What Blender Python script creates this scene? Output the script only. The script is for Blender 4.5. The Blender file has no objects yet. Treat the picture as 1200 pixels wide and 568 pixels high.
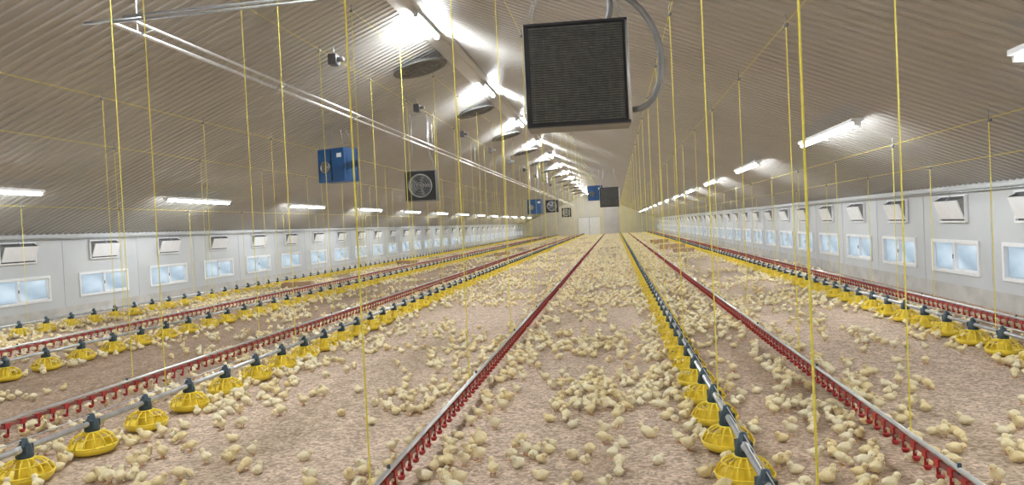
import bpy, math, random
import numpy as np
from mathutils import Vector, Matrix
random.seed(7); rng=np.random.default_rng(11)
scene=bpy.context.scene
COL=scene.collection

# ------------------------------------------------------------------ dimensions (metres)
XL,XR,XC=-13.6,6.2,-3.7
Y0,Y1=-4.0,110.0
EAVE,SLOPE=2.10,0.412
RIDGE=EAVE+SLOPE*(XR-XC)
def ceil_z(x): return RIDGE-SLOPE*abs(x-XC)

# ------------------------------------------------------------------ materials
def mat(name,col,rough=0.6,metal=0.0,noise=0.0,nscale=8.0,bump=0.0,bscale=60.0,emit=None,estr=0.0,spec=0.5):
    m=bpy.data.materials.new(name); m.use_nodes=True
    nt=m.node_tree; b=nt.nodes['Principled BSDF']
    b.inputs['Roughness'].default_value=rough; b.inputs['Metallic'].default_value=metal
    b.inputs['Specular IOR Level'].default_value=spec
    c=(col[0],col[1],col[2],1)
    b.inputs['Base Color'].default_value=c
    tc=nt.nodes.new('ShaderNodeTexCoord')
    if noise>0:
        n=nt.nodes.new('ShaderNodeTexNoise'); n.inputs['Scale'].default_value=nscale; n.inputs['Detail'].default_value=4
        nt.links.new(tc.outputs['Object'],n.inputs['Vector'])
        r=nt.nodes.new('ShaderNodeValToRGB')
        r.color_ramp.elements[0].position=0.3; r.color_ramp.elements[1].position=0.7
        r.color_ramp.elements[0].color=tuple(max(0,v*(1-noise)) for v in col)+(1,)
        r.color_ramp.elements[1].color=tuple(min(1,v*(1+noise)) for v in col)+(1,)
        nt.links.new(n.outputs['Fac'],r.inputs['Fac']); nt.links.new(r.outputs['Color'],b.inputs['Base Color'])
    if bump>0:
        n2=nt.nodes.new('ShaderNodeTexNoise'); n2.inputs['Scale'].default_value=bscale; n2.inputs['Detail'].default_value=3
        nt.links.new(tc.outputs['Object'],n2.inputs['Vector'])
        bp=nt.nodes.new('ShaderNodeBump'); bp.inputs['Strength'].default_value=bump; bp.inputs['Distance'].default_value=0.01
        nt.links.new(n2.outputs['Fac'],bp.inputs['Height']); nt.links.new(bp.outputs['Normal'],b.inputs['Normal'])
    if emit:
        b.inputs['Emission Color'].default_value=(*emit,1); b.inputs['Emission Strength'].default_value=estr
    return m

M_ceil=mat('corrugated_ceiling_sheet',(0.50,0.49,0.47),0.40,0.35,0.06,0.6)
M_wall=mat('sandwich_panel_wall',(0.53,0.55,0.56),0.5,0,0.05,0.8)
M_plinth=mat('concrete_plinth',(0.50,0.49,0.46),0.8,0,0.15,3,0.3,30)
M_back=mat('gable_panel',(0.66,0.63,0.58),0.6,0,0.06,1)
M_ridge=mat('ridge_trim_sheet',(0.60,0.59,0.57),0.75,0,0.06,1)
M_white=mat('white_plastic',(0.82,0.83,0.84),0.4,0,0.04,6)
M_dark=mat('dark_recess',(0.10,0.10,0.105),0.7,0,0.2,6)
M_galv=mat('galvanised_steel',(0.52,0.54,0.56),0.35,0.8,0.15,10)
M_alu=mat('aluminium',(0.74,0.75,0.77),0.3,0.8,0.08,10)
M_yel=mat('yellow_plastic',(0.90,0.70,0.06),0.4,0,0.08,12)
M_cord=mat('yellow_cord',(0.88,0.76,0.12),0.7,0,0.10,30)
M_cap=mat('dark_hopper_plastic',(0.03,0.06,0.08),0.4,0,0.2,12)
M_red=mat('red_plastic',(0.42,0.03,0.03),0.4,0,0.15,12)
M_pvc=mat('drinker_pipe',(0.24,0.08,0.07),0.45,0,0.15,8)
M_blue=mat('blue_enamel',(0.02,0.09,0.25),0.4,0.1,0.1,4)
M_black=mat('black_enamel',(0.025,0.025,0.027),0.5,0.1,0.2,4)
M_fin=mat('radiator_fins',(0.13,0.13,0.115),0.5,0.3,0.25,20)
M_grey=mat('grey_steel',(0.25,0.25,0.25),0.5,0.4,0.1,6)
M_vent=mat('vent_plastic',(0.16,0.16,0.155),0.6,0.0,0.1,6)
M_card=mat('cardboard',(0.50,0.34,0.21),0.85,0,0.12,6)
M_lampR=mat('ridge_tube_glow',(1,1,1),0.4,emit=(0.93,0.97,1.0),estr=540)
M_lampS=mat('side_tube_glow',(1,1,1),0.4,emit=(0.93,0.97,1.0),estr=90)

# window pane: frosted sheet that lets daylight through
M_pane=bpy.data.materials.new('frosted_pane'); M_pane.use_nodes=True
nt=M_pane.node_tree; nt.nodes.clear()
o=nt.nodes.new('ShaderNodeOutputMaterial'); t=nt.nodes.new('ShaderNodeBsdfTranslucent'); g=nt.nodes.new('ShaderNodeBsdfGlossy')
g.inputs['Roughness'].default_value=0.25
mx=nt.nodes.new('ShaderNodeMixShader'); mx.inputs[0].default_value=0.05
tc=nt.nodes.new('ShaderNodeTexCoord'); n=nt.nodes.new('ShaderNodeTexNoise'); n.inputs['Scale'].default_value=1.2
mp=nt.nodes.new('ShaderNodeMapping'); mp.inputs['Scale'].default_value=(1,1,2)
r=nt.nodes.new('ShaderNodeValToRGB'); r.color_ramp.elements[0].position=0.3; r.color_ramp.elements[1].position=0.7
r.color_ramp.elements[0].color=(0.50,0.56,0.60,1); r.color_ramp.elements[1].color=(0.74,0.78,0.80,1)
nt.links.new(tc.outputs['Object'],mp.inputs['Vector']); nt.links.new(mp.outputs[0],n.inputs['Vector'])
nt.links.new(n.outputs['Fac'],r.inputs['Fac']); nt.links.new(r.outputs['Color'],t.inputs['Color'])
nt.links.new(t.outputs[0],mx.inputs[1]); nt.links.new(g.outputs[0],mx.inputs[2]); nt.links.new(mx.outputs[0],o.inputs['Surface'])

# litter floor
M_floor=bpy.data.materials.new('wood_shavings_litter'); M_floor.use_nodes=True
nt=M_floor.node_tree; b=nt.nodes['Principled BSDF']; b.inputs['Roughness'].default_value=0.9; b.inputs['Specular IOR Level'].default_value=0.15
tc=nt.nodes.new('ShaderNodeTexCoord')
def N(scale,detail=4,vec=None,rough=0.6):
    n=nt.nodes.new('ShaderNodeTexNoise'); n.inputs['Scale'].default_value=scale; n.inputs['Detail'].default_value=detail; n.inputs['Roughness'].default_value=rough
    nt.links.new(vec or tc.outputs['Object'],n.inputs['Vector']); return n
def RAMP(src,p0,c0,p1,c1):
    r=nt.nodes.new('ShaderNodeValToRGB'); e=r.color_ramp.elements
    e[0].position=p0; e[0].color=(*c0,1); e[1].position=p1; e[1].color=(*c1,1)
    nt.links.new(src,r.inputs['Fac']); return r
def MIX(fac,a,bb,mode='MIX'):
    m=nt.nodes.new('ShaderNodeMixRGB'); m.blend_type=mode
    if isinstance(fac,float): m.inputs[0].default_value=fac
    else: nt.links.new(fac,m.inputs[0])
    nt.links.new(a,m.inputs[1]); nt.links.new(bb,m.inputs[2]); return m
mp=nt.nodes.new('ShaderNodeMapping'); mp.inputs['Scale'].default_value=(1.0,0.12,1.0)
nt.links.new(tc.outputs['Object'],mp.inputs['Vector'])
big=N(0.9,5,mp.outputs[0])
base=RAMP(big.outputs['Fac'],0.36,(0.46,0.36,0.265),0.54,(0.635,0.505,0.40))
vor=nt.nodes.new('ShaderNodeTexVoronoi'); vor.inputs['Scale'].default_value=40; nt.links.new(tc.outputs['Object'],vor.inputs['Vector'])
sep=nt.nodes.new('ShaderNodeSeparateColor'); nt.links.new(vor.outputs['Color'],sep.inputs[0])
sp=RAMP(sep.outputs[0],0.0,(0.58,0.55,0.52),1.0,(1.26,1.27,1.28))
m1=MIX(1.0,base.outputs[0],sp.outputs[0],'MULTIPLY')
med=N(5,4); md=RAMP(med.outputs['Fac'],0.35,(0.86,0.84,0.82),0.65,(1.08,1.08,1.08))
m2=MIX(1.0,m1.outputs[0],md.outputs[0],'MULTIPLY')
# trodden lanes between the lines
sx=nt.nodes.new('ShaderNodeSeparateXYZ'); nt.links.new(tc.outputs['Object'],sx.inputs[0])
wob=N(0.8,3); 
mth=nt.nodes.new('ShaderNodeMath'); mth.operation='MULTIPLY_ADD'; nt.links.new(wob.outputs['Fac'],mth.inputs[0]); mth.inputs[1].default_value=1.2; nt.links.new(sx.outputs[0],mth.inputs[2])
mr=nt.nodes.new('ShaderNodeMapRange'); mr.inputs['From Min'].default_value=XL+0.6; mr.inputs['From Max'].default_value=XR+0.6; nt.links.new(mth.outputs[0],mr.inputs['Value'])
lr=nt.nodes.new('ShaderNodeValToRGB'); cr=lr.color_ramp
def px(x): return (x-XL)/(XR-XL)
D=(0.74,0.70,0.66,1); W=(1,1,1,1); Q=(0.84,0.81,0.78,1)
cr.elements[0].position=0; cr.elements[0].color=W; cr.elements[1].position=1; cr.elements[1].color=Q
for xx,c in ((-10.2,W),(-9.4,Q),(-8.4,D),(-5.8,D),(-4.2,W),(0.4,W),(0.9,Q),(1.8,Q),(2.4,W),(4.2,W),(4.8,Q)):
    q=cr.elements.new(px(xx)); q.color=c
nt.links.new(mr.outputs[0],lr.inputs['Fac'])
m3=MIX(1.0,m2.outputs[0],lr.outputs[0],'MULTIPLY')
nt.links.new(m3.outputs[0],b.inputs['Base Color'])
bp=nt.nodes.new('ShaderNodeBump'); bp.inputs['Strength'].default_value=0.5; bp.inputs['Distance'].default_value=0.02
nt.links.new(sep.outputs[1],bp.inputs['Height']); nt.links.new(bp.outputs['Normal'],b.inputs['Normal'])

# chick down
M_chick=bpy.data.materials.new('chick_down'); M_chick.use_nodes=True
nt=M_chick.node_tree; b=nt.nodes['Principled BSDF']; b.inputs['Roughness'].default_value=0.9; b.inputs['Specular IOR Level'].default_value=0.1
oi=nt.nodes.new('ShaderNodeObjectInfo'); tc=nt.nodes.new('ShaderNodeTexCoord')
r1=RAMP(oi.outputs['Random'],0.0,(0.89,0.75,0.43),1.0,(0.94,0.88,0.67))
n1=N(45,3); r2=RAMP(n1.outputs['Fac'],0.3,(0.90,0.87,0.81),0.7,(1.05,1.05,1.05))
mm=MIX(1.0,r1.outputs[0],r2.outputs[0],'MULTIPLY'); nt.links.new(mm.outputs[0],b.inputs['Base Color'])
n3=N(350,2); bp=nt.nodes.new('ShaderNodeBump'); bp.inputs['Strength'].default_value=0.6; bp.inputs['Distance'].default_value=0.004
nt.links.new(n3.outputs['Fac'],bp.inputs['Height']); nt.links.new(bp.outputs['Normal'],b.inputs['Normal'])
M_beak=mat('beak_and_legs',(0.70,0.36,0.13),0.5,0,0.1,40)
M_eye=mat('chick_eye',(0.01,0.01,0.01),0.15,0,0.1,40)

# ------------------------------------------------------------------ mesh builder
class MB:
    def __init__(s): s.v=[];s.f=[];s.m=[];s.mats=[];s.sm=[]
    def mi(s,m):
        if m not in s.mats: s.mats.append(m)
        return s.mats.index(m)
    def add(s,vs,fs,m,smooth=False):
        o=len(s.v); s.v+= [tuple(v) for v in vs]; i=s.mi(m)
        for f in fs: s.f.append(tuple(o+k for k in f)); s.m.append(i); s.sm.append(smooth)
    def box(s,lo,hi,m,M=None):
        x0,y0,z0=lo;x1,y1,z1=hi
        vs=[Vector(p) for p in ((x0,y0,z0),(x1,y0,z0),(x1,y1,z0),(x0,y1,z0),(x0,y0,z1),(x1,y0,z1),(x1,y1,z1),(x0,y1,z1))]
        if M: vs=[M@v for v in vs]
        s.add(vs,[(0,3,2,1),(4,5,6,7),(0,1,5,4),(1,2,6,5),(2,3,7,6),(3,0,4,7)],m)
    def tube(s,pts,r,m,n=8,closed=False,caps=True):
        pts=[Vector(p) for p in pts]; rings=[]
        k=len(pts); up=Vector((0,0,1))
        prev=None
        for i,p in enumerate(pts):
            a=pts[i-1] if (i>0 or closed) else p; c=pts[(i+1)%k] if (i<k-1 or closed) else p
            d=(c-a).normalized()
            if prev is None:
                u=d.cross(up)
                if u.length<1e-3: u=d.cross(Vector((1,0,0)))
            else: u=prev-d*prev.dot(d)
            u.normalize(); prev=u; w=d.cross(u)
            rr=r[i] if isinstance(r,(list,tuple)) else r
            rings.append([p+u*rr*math.cos(2*math.pi*j/n)+w*rr*math.sin(2*math.pi*j/n) for j in range(n)])
        vs=[v for R in rings for v in R]; fs=[]
        for i in range(k if closed else k-1):
            A=i*n;B=((i+1)%k)*n
            for j in range(n): fs.append((A+j,A+(j+1)%n,B+(j+1)%n,B+j))
        if caps and not closed: fs.append(tuple(reversed(range(n)))); fs.append(tuple((k-1)*n+j for j in range(n)))
        s.add(vs,fs,m,n>4)
    def lathe(s,prof,m,n=20,M=None):
        vs=[];fs=[]
        for (r,z) in prof:
            for j in range(n):
                v=Vector((r*math.cos(2*math.pi*j/n),r*math.sin(2*math.pi*j/n),z)); vs.append(M@v if M else v)
        for i in range(len(prof)-1):
            for j in range(n): fs.append((i*n+j,i*n+(j+1)%n,(i+1)*n+(j+1)%n,(i+1)*n+j))
        s.add(vs,fs,m,True)
    def ell(s,c,r,m,n=10,k=7,M=None):
        prof=[(math.sin(math.pi*i/k),-math.cos(math.pi*i/k)) for i in range(k+1)]
        T=Matrix.Translation(c)@(M or Matrix.Identity(4))@Matrix.Diagonal((*r,1))
        s.lathe([(max(a,1e-4),b) for a,b in prof],m,n,T)
    def mesh(s,name):
        me=bpy.data.meshes.new(name); me.from_pydata(s.v,[],s.f)
        for m in s.mats: me.materials.append(m)
        me.polygons.foreach_set('material_index',s.m); me.polygons.foreach_set('use_smooth',s.sm); me.update(); return me
    def obj(s,name,parent=None,loc=(0,0,0),rot=(0,0,0)):
        return place(s.mesh(name),name,parent,loc,rot)
def place(me,name,parent=None,loc=(0,0,0),rot=(0,0,0)):
    ob=bpy.data.objects.new(name,me); COL.objects.link(ob); ob.location=loc; ob.rotation_euler=rot
    if parent: ob.parent=parent
    return ob
def empty(name,loc=(0,0,0)):
    e=bpy.data.objects.new(name,None); COL.objects.link(e); e.location=loc; e.empty_display_size=0.2; return e

def instancer(name,pts,rots,scl,idx,col,parent=None):
    me=bpy.data.meshes.new(name); me.from_pydata([tuple(p) for p in pts],[],[])
    a=me.attributes.new('rot','FLOAT_VECTOR','POINT'); a.data.foreach_set('vector',np.array(rots,dtype=np.float32).ravel())
    a=me.attributes.new('scl','FLOAT','POINT'); a.data.foreach_set('value',np.array(scl,dtype=np.float32))
    a=me.attributes.new('idx','INT','POINT'); a.data.foreach_set('value',np.array(idx,dtype=np.int32))
    ob=place(me,name,parent)
    ng=bpy.data.node_groups.new(name+'_scatter','GeometryNodeTree')
    ng.interface.new_socket('Geometry',in_out='INPUT',socket_type='NodeSocketGeometry')
    ng.interface.new_socket('Geometry',in_out='OUTPUT',socket_type='NodeSocketGeometry')
    gi=ng.nodes.new('NodeGroupInput'); go=ng.nodes.new('NodeGroupOutput')
    ip=ng.nodes.new('GeometryNodeInstanceOnPoints'); ci=ng.nodes.new('GeometryNodeCollectionInfo')
    ci.inputs['Collection'].default_value=col; ci.inputs['Separate Children'].default_value=True; ci.inputs['Reset Children'].default_value=True
    ip.inputs['Pick Instance'].default_value=True
    def na(nm,t):
        q=ng.nodes.new('GeometryNodeInputNamedAttribute'); q.data_type=t; q.inputs['Name'].default_value=nm
        return [o for o in q.outputs if o.name=='Attribute' and o.enabled][0]
    L=ng.links
    L.new(gi.outputs[0],ip.inputs['Points']); L.new(ci.outputs[0],ip.inputs['Instance'])
    L.new(na('rot','FLOAT_VECTOR'),ip.inputs['Rotation']); L.new(na('scl','FLOAT'),ip.inputs['Scale']); L.new(na('idx','INT'),ip.inputs['Instance Index'])
    L.new(ip.outputs[0],go.inputs[0])
    md=ob.modifiers.new('scatter','NODES'); md.node_group=ng
    return ob
def lib(name,meshes):
    c=bpy.data.collections.new(name)
    for i,me in enumerate(meshes):
        c.objects.link(bpy.data.objects.new('%s_%d'%(name,i+1),me))
    return c

# ------------------------------------------------------------------ room shell
b=MB(); b.box((XL-0.3,Y0-0.3,-0.2),(XR+0.3,Y1+0.3,0),M_floor); b.obj('floor')
WZ0,WZ1,WW=0.50,1.12,1.90
def side_wall(name,xin,xout,wy):
    b=MB(); lo,hi=min(xin,xout),max(xin,xout); s=1 if xin>xout else -1
    b.box((lo,Y0,0.0),(hi,Y1,0.0+0.30),M_plinth)
    b.box((lo,Y0,0.30),(hi,Y1,WZ0),M_wall)
    b.box((lo,Y0,WZ1),(hi,Y1,EAVE+0.05),M_wall)
    e=[Y0]
    for y in wy: e+= [y-WW/2,y+WW/2]
    e.append(Y1)
    for i in range(0,len(e),2): b.box((lo,e[i],WZ0),(hi,e[i+1],WZ1),M_wall)
    ys=[w+ (wy[1]-wy[0])/2 for w in wy[:-1]]
    for y in ys: b.box((min(xin,xin+s*0.008),y-0.02,0.30),(max(xin,xin+s*0.008),y+0.02,EAVE),M_wall)
    b.tube([(xin+s*0.05,Y0,1.99),(xin+s*0.05,Y1,1.99)],0.014,M_galv,6)
    b.box((min(xin,xin+s*0.05),Y0,EAVE-0.08),(max(xin,xin+s*0.05),Y1,EAVE+0.0),M_wall)
    b.obj(name)
wyL=[17.95+2.87*k for k in range(-8,33)]
wyR=[11.88+2.67*k for k in range(-6,38)]
wyL=[y for y in wyL if Y0+1.2<y<Y1-1.2]; wyR=[y for y in wyR if Y0+1.2<y<Y1-1.2]
side_wall('wall_left',XL,XL-0.15,wyL); side_wall('wall_right',XR,XR+0.15,wyR)
def gable(name,y0,y1):
    b=MB(); P=[(XL-0.15,0),(XR+0.15,0),(XR+0.15,EAVE),(XC,RIDGE+0.05),(XL-0.15,EAVE)]
    vs=[(x,y0,z) for x,z in P]+[(x,y1,z) for x,z in P]
    b.add(vs,[(0,1,2,3,4),(9,8,7,6,5)]+[(i,i+5,(i+1)%5+5,(i+1)%5) for i in range(5)],M_back)
    return b.obj(name)
gable('wall_back',Y1,Y1+0.15); gable('wall_front',Y0-0.15,Y0)
b=MB(); b.box((-1.6,-0.05,0),(1.6,0,2.6),M_white); b.box((-1.7,-0.07,0),(-1.6,0,2.7),M_galv); b.box((1.6,-0.07,0),(1.7,0,2.7),M_galv)
b.box((-1.7,-0.07,2.6),(1.7,0,2.7),M_galv); b.box((-0.02,-0.06,0),(0.02,-0.05,2.6),M_dark); b.box((0.1,-0.09,1.0),(0.14,-0.05,1.25),M_dark)
b.obj('door_1',loc=(XC,Y1-0.005,0))

# corrugated ceiling (ribs run from ridge to eave)
prof=[]; y=Y0-0.1; P=0.20
while y<Y1+0.1:
    prof+=[(y,0),(y+0.085,0),(y+0.105,-0.024),(y+0.175,-0.024),(y+0.195,0)]; y+=P
vs=[];fs=[]
for i,(yy,dz) in enumerate(prof):
    vs+=[(XL-0.12,yy,ceil_z(XL-0.12)+dz+0.03),(XC,yy,RIDGE+dz+0.03),(XR+0.12,yy,ceil_z(XR+0.12)+dz+0.03)]
for i in range(len(prof)-1):
    a=i*3; fs+=[(a,a+1,a+4,a+3),(a+1,a+2,a+5,a+4)]
b=MB(); b.add(vs,fs,M_ceil)
b.obj('ceiling')
b=MB(); w=0.30
b.add([(XC-w,Y0,ceil_z(XC-w)-0.01),(XC,Y0,RIDGE-0.012),(XC+w,Y0,ceil_z(XC+w)-0.01),(XC-w,Y1,ceil_z(XC-w)-0.01),(XC,Y1,RIDGE-0.012),(XC+w,Y1,ceil_z(XC+w)-0.01)],[(0,1,4,3),(1,2,5,4)],M_ridge)
b.obj('trim_1')

# ------------------------------------------------------------------ windows (local: faces +X, centre of opening)
def win_mesh():
    b=MB(); h=(WZ1-WZ0)/2; w=WW/2; t=0.06
    for lo,hi in (((-0.08,-w,-h),(0.03,w,-h+t)),((-0.08,-w,h-t),(0.03,w,h)),((-0.08,-w,-h+t),(0.03,-w+t,h-t)),((-0.08,w-t,-h+t),(0.03,w,h-t)),((-0.06,-0.035,-h+t),(0.02,0.035,h-t))):
        b.box(lo,hi,M_white)
    for lo,hi in (((-0.05,0.035,-h+t),(0.0,w-t,-h+t+0.03)),((-0.05,0.035,h-t-0.03),(0.0,w-t,h-t)),((-0.05,w-t-0.03,-h+t),(0.0,w-t,h-t))):
        b.box(lo,hi,M_white)
    b.box((-0.04,-w+t,-h+t),(-0.035,w-t,h-t),M_pane)
    b.box((0.02,-0.03,-0.04),(0.035,-0.015,0.04),M_dark)
    return b.mesh('window')
WM=win_mesh(); n=1
for y in wyL: place(WM,'window_%d'%n,loc=(XL,y,(WZ0+WZ1)/2)); n+=1
for y in wyR: place(WM,'window_%d'%n,loc=(XR,y,(WZ0+WZ1)/2),rot=(0,0,math.pi)); n+=1
# air inlet flaps
def inlet_mesh():
    b=MB(); w=0.5; z0,z1=-0.22,0.22
    b.box((0,-w,z0),(0.012,w,z1),M_dark)
    for lo,hi in (((0,-w-0.03,z0-0.03),(0.05,w+0.03,z0)),((0,-w-0.03,z1),(0.05,w+0.03,z1+0.03)),((0,-w-0.03,z0),(0.05,-w,z1)),((0,w,z0),(0.05,w+0.03,z1))): b.box(lo,hi,M_white)
    vs=[(0.03,-w+0.02,z0+0.04),(0.03,w-0.02,z0+0.04),(0.15,w-0.02,z1-0.07),(0.15,-w+0.02,z1-0.07)]
    vs+=[(x+0.02,y,z-0.008) for x,y,z in vs]
    b.add(vs,[(0,1,2,3),(7,6,5,4),(0,4,5,1),(1,5,6,2),(2,6,7,3),(3,7,4,0)],M_white)
    for y in (-w+0.0,w-0.02):
        vs=[(0.012,y,z0+0.03),(0.15,y,z1-0.07),(0.012,y,z1),(0.012,y+0.015,z0+0.03),(0.15,y+0.015,z1-0.07),(0.012,y+0.015,z1)]
        b.add(vs,[(0,1,2),(5,4,3),(0,3,4,1),(1,4,5,2),(2,5,3,0)],M_grey)
    b.tube([(0.16,0,z1-0.08),(0.05,0,z1+0.04)],0.006,M_galv,5)
    return b.mesh('air_inlet_flap')
IM=inlet_mesh()
for y in wyL: place(IM,'air_inlet_flap',loc=(XL+0.009,y,1.69))
for y in wyR: place(IM,'air_inlet_flap',loc=(XR-0.009,y-0.05,1.69),rot=(0,0,math.pi))

# ------------------------------------------------------------------ lamps
def lamp_mesh(L,tm,r,hw):
    b=MB(); h=L/2
    b.box((-hw,-h,0.0),(hw,h,0.05),M_white)
    b.box((-0.045,-h,-0.06),(0.045,-h+0.04,0.0),M_white); b.box((-0.045,h-0.04,-0.06),(0.045,h,0.0),M_white)
    b.tube([(0,-h+0.04,-0.035),(0,h-0.04,-0.035)],r,tm,6)
    for y in (-h*0.7,h*0.7): b.tube([(0,y,0.05),(0,y,0.14)],0.008,M_galv,5)
    return b.mesh('fluorescent_lamp')
LR=lamp_mesh(1.8,M_lampR,0.035,0.06); LS=lamp_mesh(3.1,M_lampS,0.028,0.085)
for k in range(-2,13): place(LR,'ridge_fluorescent_lamp',loc=(XC,15.1+7.6*k,RIDGE-0.14))
for k in range(-2,13): place(LS,'side_fluorescent_lamp',loc=(3.5,12.65+7.3*k,ceil_z(3.5)-0.20))
for k in range(-2,12): place(LS,'side_fluorescent_lamp',loc=(-11.3,18.9+7.2*k,ceil_z(-11.3)-0.16))

# ceiling exhaust chimneys: wide rim on a short collar in the sloping sheet
b=MB()
b.lathe([(0.50,0.10),(0.50,0.02),(0.58,0.0),(0.66,0.0),(0.68,0.02),(0.60,0.04),(0.54,0.10)],M_vent,32)
b.lathe([(0.001,0.03),(0.52,0.03)],M_vent,32)
for q in (0.15,0.3,0.42): b.tube([(q*math.cos(2*math.pi*j/24),q*math.sin(2*math.pi*j/24),0.01) for j in range(24)],0.012,M_grey,4,closed=True)
for k in range(4):
    Mx=Matrix.Rotation(k*math.pi/4,4,'Z'); b.box((-0.5,-0.01,0.0),(0.5,0.01,0.02),M_grey,Mx)
VM=b.mesh('ceiling_exhaust_vent')
for y in [10.3+7.2*k for k in range(13)]:
    place(VM,'ceiling_exhaust_vent',loc=(-4.5,y,ceil_z(-4.5)-0.16),rot=(0,-math.atan(SLOPE)*0.6,0))

# ------------------------------------------------------------------ feeder lines
def pan_mesh():
    b=MB()
    b.lathe([(0.001,0.012),(0.13,0.012),(0.165,0.018),(0.185,0.045),(0.195,0.075),(0.186,0.077),(0.17,0.045),(0.14,0.03),(0.001,0.03)],M_yel,24)
    b.lathe([(0.085,0.03),(0.07,0.10),(0.055,0.17),(0.052,0.215)],M_yel,16)
    for k in range(14):
        a=2*math.pi*k/14; c,s=math.cos(a),math.sin(a)
        b.tube([(r*c,r*s,z) for r,z in ((0.188,0.072),(0.165,0.125),(0.12,0.165),(0.062,0.185))],0.0065,M_yel,5)
    ring=lambda r,z,t: b.tube([(r*math.cos(2*math.pi*j/20),r*math.sin(2*math.pi*j/20),z) for j in range(20)],t,M_yel,5,closed=True)
    ring(0.145,0.145,0.006); ring(0.19,0.076,0.008); ring(0.066,0.185,0.010)
    b.lathe([(0.058,0.19),(0.062,0.205),(0.055,0.235),(0.045,0.285),(0.032,0.30),(0.024,0.335),(0.001,0.34)],M_cap,14)
    b.box((-0.04,-0.055,0.225),(0.04,0.055,0.285),M_cap)
    return b.mesh('feed_pan')
PANS=lib('feed_pan',[pan_mesh()])
def line_cords(X,ztop,y0,parent,r=0.0055):
    b=MB(); y=y0; cz=ceil_z(X)
    while y<Y1-1:
        if y>0.8:
            b.tube([(X,y,ztop),(X,y,cz-0.12)],r,M_cord,4)
            b.tube([(X,y-0.03,cz-0.12),(X,y+0.03,cz-0.12)],0.025,M_grey,6)
            b.tube([(X,y,cz-0.12),(X,y,cz)],0.006,M_grey,4)
        y+=3.0
    b.tube([(X,0.5,cz-0.10),(X,Y1-1,cz-0.10)],r*0.7,M_cord,4)
    b.obj('suspension_cords',parent)
FEED=[(-12.0,0.3,1.5),(-8.25,0.2,2.1),(-4.48,6.37-0.72*7,0.7),(0.77,0.6,0.1),(4.38,0.5,0.3)]
PANPOS=[]
for X,yp,yc in FEED:
    e=empty('feeder_line'); b=MB()
    b.tube([(X,0.6,0.262),(X,Y1-1.5,0.262)],0.0225,M_galv,10)
    y=1.9
    while y<Y1-2: b.tube([(X,y-0.06,0.262),(X,y+0.06,0.262)],0.029,M_alu,10); y+=3.0
    b.tube([(X,0.6,0.33),(X,Y1-1.5,0.33)],0.004,M_galv,4)
    b.obj('feed_pipe',e)
    ys=[yp+0.72*k for k in range(152) if 1.0<yp+0.72*k<Y1-2]
    PANPOS+=[(X,y) for y in ys]
    instancer('feed_pans',[(X,y,0) for y in ys],[(0,0,random.uniform(0,0.4)) for y in ys],[1]*len(ys),[0]*len(ys),PANS,e)
    line_cords(X,0.28,yc,e)
# ------------------------------------------------------------------ drinker lines
def nip_mesh():
    b=MB()
    b.box((-0.024,-0.03,0.165),(0.024,0.03,0.212),M_red)
    b.tube([(0,0,0.165),(0,0,0.135)],0.007,M_alu,6)
    b.box((-0.012,0.020,0.10),(0.012,0.026,0.17),M_red)
    b.lathe([(0.001,0.082),(0.018,0.084),(0.028,0.108),(0.026,0.110),(0.001,0.098)],M_red,12)
    return b.mesh('nipple_drinker')
NIPS=lib('nipple_drinker',[nip_mesh()])
DRINK=[(-9.55,1.1),(-5.48,1.6),(-1.50,1.15),(1.90,2.2),(5.2,1.0)]
for X,yc in DRINK:
    e=empty('drinker_line'); b=MB()
    b.box((X-0.014,0.6,0.175),(X+0.014,Y1-1.5,0.205),M_pvc)
    b.tube([(X,0.6,0.232),(X,Y1-1.5,0.232)],0.016,M_alu,8)
    b.obj('water_pipe',e)
    ys=[0.8+0.18*k for k in range(int((Y1-2.5)/0.18))]
    instancer('drinker_cups',[(X,y,0) for y in ys],[(0,0,0)]*len(ys),[1]*len(ys),[0]*len(ys),NIPS,e)
    b=MB()
    for k in range(36):
        y=1.5+3*k
        b.tube([(X,y,0.18),(X,y,0.27)],0.012,M_cap,6)
    b.obj('hangers',e)
    line_cords(X,0.26,yc,e)

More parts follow.
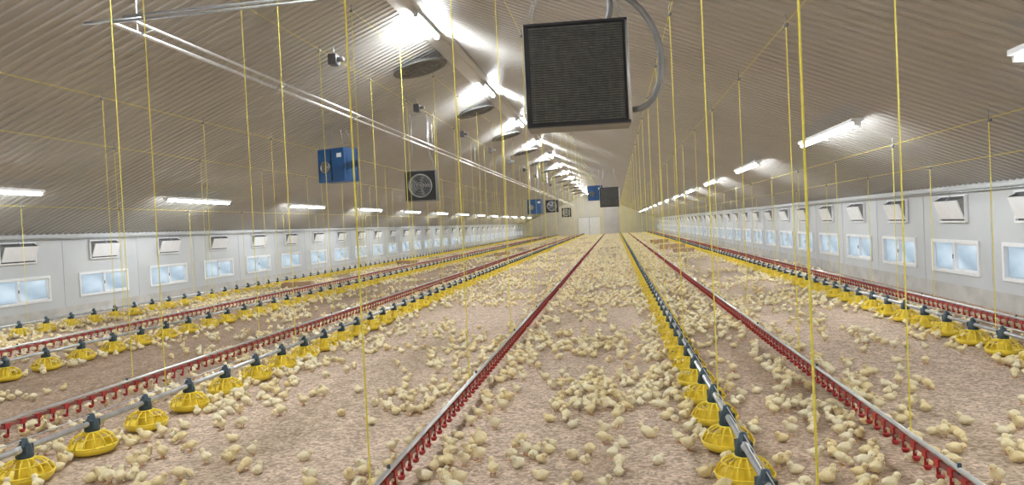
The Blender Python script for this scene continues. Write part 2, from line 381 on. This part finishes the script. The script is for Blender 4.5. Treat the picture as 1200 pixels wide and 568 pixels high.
# ------------------------------------------------------------------ heaters
def heater(name,x,y,z,s,kind,rz=0.0):
    b=MB(); h=s/2; d=s*(0.20 if kind=='big' else 0.30)
    shell={'black':M_black,'blue':M_blue}[kind if kind!='big' else 'black']
    b.box((-h,-d,-h),(h,d,h),shell)
    fr=M_alu if kind=='big' else (M_grey if kind=='black' else M_blue)
    t=0.022*s
    for sx in (-1,1):
        for sy in (-1,1):
            b.box((min(sx*h,sx*(h+t*0.4)),min(sy*d,sy*(d+t)),-h),(max(sx*h,sx*(h+t*0.4)),max(sy*d,sy*(d+t)),h),fr)
    for sz in (-1,1):
        b.box((-h,-d-t,min(sz*h,sz*(h-t))),(h,-d,max(sz*h,sz*(h-t))),M_black if kind=='big' else fr)
        b.box((-h,-d,min(sz*h,sz*(h+t*0.4))),(h,d,max(sz*h,sz*(h+t*0.4))),M_grey if kind=='big' else fr)
    if kind=='big':
        n=40
        for k in range(n):
            zz=-h+0.05+(s-0.1)*k/(n-1); b.box((-h+0.05,-d-0.02,zz-0.006),(h-0.05,-d,zz+0.006),M_fin)
        for k in range(9):
            xx=-h+0.08+(s-0.16)*k/8; b.box((xx-0.004,-d-0.026,-h+0.04),(xx+0.004,-d-0.018,h-0.04),M_fin)
        b.tube([(h*0.98,-d-0.01,-h*0.95),(h*0.98,-d-0.01,h*0.95)],0.014,M_alu,8)
        for zz in (-0.35,0,0.35): b.tube([(h,0,zz*s),(h+0.02,0,zz*s)],0.02,M_alu,8)
    else:
        Mx=Matrix.Translation((0 if kind=='black' else -h*0.45,-d-0.001,0 if kind=='black' else -h*0.1))@Matrix.Rotation(math.pi/2,4,'X')
        R=h*0.78 if kind=='black' else h*0.36
        b.lathe([(R,0.0),(R,0.06*s),(R*0.93,0.07*s),(R*0.9,0.0)],M_galv if kind=='black' else M_grey,28,Mx)
        b.lathe([(0.001,0.005),(R*0.9,0.005)],M_dark,28,Mx)
        for q in (0.3,0.5,0.7,0.85):
            b.tube([Mx@Vector((R*q*math.cos(2*math.pi*j/24),R*q*math.sin(2*math.pi*j/24),0.055*s)) for j in range(24)],0.006*s,M_galv,4,closed=True)
        for k in range(5):
            B=Mx@Matrix.Rotation(k*2*math.pi/5,4,'Z')@Matrix.Translation((R*0.5,0,0.025*s))@Matrix.Rotation(0.5,4,'X')
            b.box((-R*0.36,-R*0.16,-0.004),(R*0.36,R*0.16,0.004),M_grey,B)
        b.lathe([(0.001,0.06*s),(R*0.16,0.055*s),(R*0.16,0.0)],M_grey,14,Mx)
        if kind=='blue':
            b.box((h*0.45,-d-0.012,h*0.45),(h*0.8,-d,h*0.7),M_white); b.box((-h*0.02,-d-0.02,-h*0.9),(h*0.02,-d,h*0.9),M_black)
            b.box((h,-d*0.6,-h*0.6),(h+0.01,d*0.6,h*0.6),M_blue)
    top=ceil_z(x)-z-0.03
    for sx in (-1,1):
        for sy in (-1,1):
            tz=top-SLOPE*abs(0.55*h)
            b.tube([(sx*h*0.95,sy*d*0.9,h),(sx*h*0.55,sy*d*0.4,min(h+0.55*s+0.1,tz-0.05)),(sx*h*0.55,sy*d*0.4,tz)],0.008,M_galv,5)
    return b.obj(name,loc=(x,y,z),rot=(0,0,rz))
heater('water_heater_unit',-0.30,7.3,3.19,0.99,'big',0.04)
heater('air_heater_blue',-7.3,19.0,3.62,0.88,'blue',-0.35)
heater('air_heater_black',-5.67,21.5,3.10,0.90,'black',0.1)
heater('water_heater_unit',-0.2,40,3.1,1.04,'big')
heater('air_heater_blue',-1.1,46,3.6,0.9,'blue')
heater('air_heater_blue',-4.9,46,2.95,0.9,'blue')
heater('air_heater_black',-3.9,47,2.95,0.8,'black')
heater('air_heater_black',-4.6,72,2.9,0.9,'black')

# hoses feeding the near heater
b=MB()
def bez(p,n=20):
    p=[Vector(q) for q in p]; out=[]
    for i in range(n+1):
        t=i/n; a=[q.copy() for q in p]
        while len(a)>1: a=[a[j].lerp(a[j+1],t) for j in range(len(a)-1)]
        out.append(a[0])
    return out
b.tube(bez([(-0.55,7.1,4.15),(-0.1,7.1,4.05),(0.35,7.0,3.95),(0.66,7.0,3.6),(0.55,7.1,3.1),(0.5,7.1,2.80),(0.23,7.2,2.82)]),0.03,M_grey,8)
b.tube(bez([(-0.55,7.4,4.2),(-0.3,7.4,4.15),(0.0,7.4,4.2),(0.15,7.4,4.0),(0.0,7.4,3.70)]),0.03,M_grey,8)
b.tube([(-0.55,7.1,4.15),(-0.55,7.1,ceil_z(-0.55)-0.03)],0.02,M_galv,6)
b.obj('heater_hose')
# heating pipe pair along the house + cross pipe
e=empty('heating_pipes'); b=MB()
PX,PZ=-5.85,4.42
b.tube([(PX,8.1,PZ),(PX,Y1-2,PZ)],0.028,M_alu,8); b.tube([(PX+0.16,8.1,PZ+0.06),(PX+0.16,Y1-2,PZ+0.06)],0.022,M_alu,8)
b.tube([(PX-0.35,8.1,PZ+0.02),(PX+0.4,8.1,PZ+0.02)],0.022,M_galv,8)
b.tube([(PX,8.1,PZ),(-3.0,8.0,4.42),(-0.6,7.45,4.2)],0.018,M_galv,8)
b.tube([(PX+0.16,8.1,PZ+0.06),(-3.0,8.1,4.50),(-0.6,7.1,4.15)],0.018,M_galv,8)
b.obj('pipes',e); b=MB()
y=8.6
while y<Y1-3:
    b.tube([(PX,y,PZ),(PX,y,ceil_z(PX)-0.03)],0.007,M_galv,4); b.tube([(PX-0.06,y,PZ-0.035),(PX+0.22,y,PZ+0.02)],0.012,M_galv,5); y+=3.8
b.obj('hangers',e)
b=MB(); b.box((-0.08,-0.12,-0.10),(0.08,0.12,0.10),M_dark); b.tube([(0.08,0,0),(0.20,0,0)],0.05,M_grey,10); b.tube([(0,0,0.1),(0,0,0.26)],0.012,M_galv,5)
WN=b.mesh('cable_winch')
for k in range(9): place(WN,'cable_winch',loc=(-5.35,14.0+6.2*k,ceil_z(-5.35)-0.28))

# ------------------------------------------------------------------ cardboard trays
def carton(x,y,w,d,h,rz):
    b=MB(); t=0.02
    b.box((-w/2,-d/2,0),(w/2,d/2,t),M_card)
    b.box((-w/2,-d/2,t),(-w/2+t,d/2,h),M_card); b.box((w/2-t,-d/2,t),(w/2,d/2,h),M_card)
    b.box((-w/2+t,-d/2,t),(w/2-t,-d/2+t,h),M_card); b.box((-w/2+t,d/2-t,t),(w/2-t,d/2,h),M_card)
    b.obj('cardboard_feed_tray',loc=(x,y,0.002),rot=(0,0,rz))
for a in ((-10.9,24,1.0,0.5,0.2,0.2),(3.3,44,1.4,0.6,0.3,0.1),(3.4,38,1.0,0.5,0.25,-0.2),(-11.0,38,1.1,0.5,0.22,0.0),(-7,45,0.9,0.5,0.2,0.4),(3.2,55,1.3,0.6,0.3,0)): carton(*a)

# ------------------------------------------------------------------ chicks
def chick_mesh(name,head,body_z,tilt,legs,neckc,turn=0.0):
    b=MB()
    T=Matrix.Rotation(tilt,4,'X')
    b.ell((0,-0.002,body_z),(0.033,0.042,0.032),M_chick,16,12,T)
    b.ell((0,0.014,body_z-0.002),(0.029,0.026,0.028),M_chick,14,10)
    b.ell((0,-0.038,body_z+0.006),(0.014,0.018,0.013),M_chick,12,8)
    b.ell(neckc,(0.020,0.020,0.022),M_chick,12,8)
    b.ell(head,(0.020,0.021,0.020),M_chick,14,10)
    for s in (-1,1):
        b.ell((s*0.030,-0.006,body_z+0.002),(0.007,0.024,0.014),M_chick,12,8,Matrix.Rotation(-0.25,4,'X'))
        if legs: b.ell((s*0.014,0.0,body_z-0.022),(0.010,0.013,0.014),M_chick,10,7)
    me=b.mesh('tmp'); ob=place(me,'tmp')
    m=ob.modifiers.new('r','REMESH'); m.mode='VOXEL'; m.voxel_size=0.0042; m.use_smooth_shade=True
    m2=ob.modifiers.new('s','SMOOTH'); m2.iterations=5; m2.factor=0.5
    dg=bpy.context.evaluated_depsgraph_get(); ev=ob.evaluated_get(dg); em=ev.to_mesh()
    V=[v.co.copy() for v in em.vertices]; F=[tuple(p.vertices) for p in em.polygons]
    ev.to_mesh_clear(); bpy.data.objects.remove(ob)
    c=MB(); c.add(V,F,M_chick,True)
    H=Vector(head); pitch=-0.9 if head[2]<body_z-0.005 else -0.15
    fw=Vector((math.sin(turn),math.cos(turn)*math.cos(pitch),math.sin(pitch))).normalized(); sd=fw.cross(Vector((0,0,1))).normalized()
    c.tube([H+fw*0.015,H+fw*0.022,H+fw*0.031],[0.006,0.0045,0.0008],M_beak,6)
    up=sd.cross(fw)
    for s in (-1,1):
        c.ell(H+sd*s*0.0165+fw*0.007+up*0.003,(0.003,0.003,0.003),M_eye,6,5)
        if legs:
            ax=legs*s*0.012
            c.tube([(s*0.014,0.0,body_z-0.030),(s*0.015,-0.004+ax*0.4,0.018),(s*0.015,0.002+ax,0.004)],[0.0035,0.0025,0.0025],M_beak,5)
            for q in (-0.5,0,0.5): c.tube([(s*0.015,0.002+ax,0.003),(s*0.015+math.sin(q)*0.018,0.002+ax+math.cos(q)*0.018,0.002)],[0.0022,0.0012],M_beak,4)
            c.tube([(s*0.015,0.002+ax,0.003),(s*0.015,-0.008+ax,0.002)],[0.0022,0.0012],M_beak,4)
    return c.mesh(name)
CH=lib('chick',[
    chick_mesh('chick_standing',(0,0.036,0.094),0.055,0.15,0.3,(0,0.028,0.074)),
    chick_mesh('chick_pecking',(0,0.060,0.030),0.056,-0.30,0.2,(0,0.045,0.046)),
    chick_mesh('chick_sitting',(0,0.034,0.062),0.031,0.0,0,(0,0.026,0.046)),
    chick_mesh('chick_walking',(0.008,0.040,0.090),0.055,0.1,1.0,(0.004,0.030,0.072),0.5),
    chick_mesh('chick_resting',(0.012,0.036,0.048),0.030,0.0,0,(0.006,0.028,0.038),0.7)])
grid={}; P=[];R=[];S=[];I=[]
def try_add(x,y,ang,kind,dmin=0.072):
    if not (XL+0.15<x<XR-0.15 and 1.2<y<Y1-0.5): return
    k=(int(math.floor(x/0.1)),int(math.floor(y/0.1)))
    for a in (-1,0,1):
        for c in (-1,0,1):
            for q in grid.get((k[0]+a,k[1]+c),()):
                if (q[0]-x)**2+(q[1]-y)**2<dmin*dmin: return
    grid.setdefault(k,[]).append((x,y)); P.append((x,y,0.0)); R.append((0,0,ang)); S.append(random.uniform(0.98,1.25)); I.append(kind)
for X,y in PANPOS:
    for a in range(10):
        for rr in (0.04,0.12,0.16):
            xx=X+rr*math.cos(a*0.628); yy=y+rr*math.sin(a*0.628); grid.setdefault((int(math.floor(xx/0.1)),int(math.floor(yy/0.1))),[]).append((xx,yy))
KW=[0,0,1,1,2,2,2,3,4,4]
for X,y in PANPOS:
    for k in range(int(rng.poisson(7.0))):
        a=random.uniform(0,2*math.pi); rr=random.uniform(0.26,0.50)
        try_add(X+rr*math.cos(a),y+rr*math.sin(a),a+math.pi/2+random.uniform(-.5,.5),random.choice([0,3,2,2]))
for X,_ in DRINK:
    for k in range(1300):
        s=random.choice((-1,1)); try_add(X+s*random.uniform(0.08,0.42),random.uniform(1.2,Y1-2),(math.pi/2 if s>0 else -math.pi/2)+random.uniform(-.7,.7),random.choice([0,0,3,2]))
strips=[(-13.4,-9.6,12),(-9.5,-5.6,8),(-5.4,-4.5,12),(-4.4,-1.6,10),(-1.45,0.75,21),(0.8,1.9,23),(2.0,4.3,9),(4.4,6.1,8)]
for x0,x1,dn in strips:
    target=dn*(x1-x0)*(Y1-2); cnt=0
    while cnt<target:
        cx=random.uniform(x0,x1); cy=1+(Y1-3)*random.random(); m=min(50,1+int(random.expovariate(1/12.0))); sg=0.062*math.sqrt(m)+0.05
        for _ in range(m):
            x=random.gauss(cx,sg); y=random.gauss(cy,sg*1.1); cnt+=1
            if any(abs(x-X)<0.05 for X,_ in DRINK): continue
            try_add(x,y,random.uniform(0,2*math.pi),random.choice(KW))
instancer('chick_flock',P,R,S,I,CH)
print('chicks',len(P))

# ------------------------------------------------------------------ world and camera
w=bpy.data.worlds.new('World'); scene.world=w; w.use_nodes=True
bg=w.node_tree.nodes['Background']; bg.inputs[0].default_value=(0.88,0.94,1.0,1); bg.inputs[1].default_value=1.75
f=860.0; roll=math.radians(2.6)
a=Vector((120,24,-f)).normalized()
z=Vector((-math.sin(roll),math.cos(roll),0)); z=(z-a*z.dot(a)).normalized()
x=a.cross(z)
M=Matrix((x,a,z)).to_4x4()
cd=bpy.data.cameras.new('camera'); cam=bpy.data.objects.new('camera',cd); COL.objects.link(cam)
cd.sensor_fit='HORIZONTAL'; cd.sensor_width=36; cd.lens=36*f/1200; cd.clip_end=400; cd.clip_start=0.05
cam.matrix_world=Matrix.Translation((0,0,1.75))@M
scene.camera=cam
scene.view_settings.view_transform='Standard'; scene.view_settings.look='None'
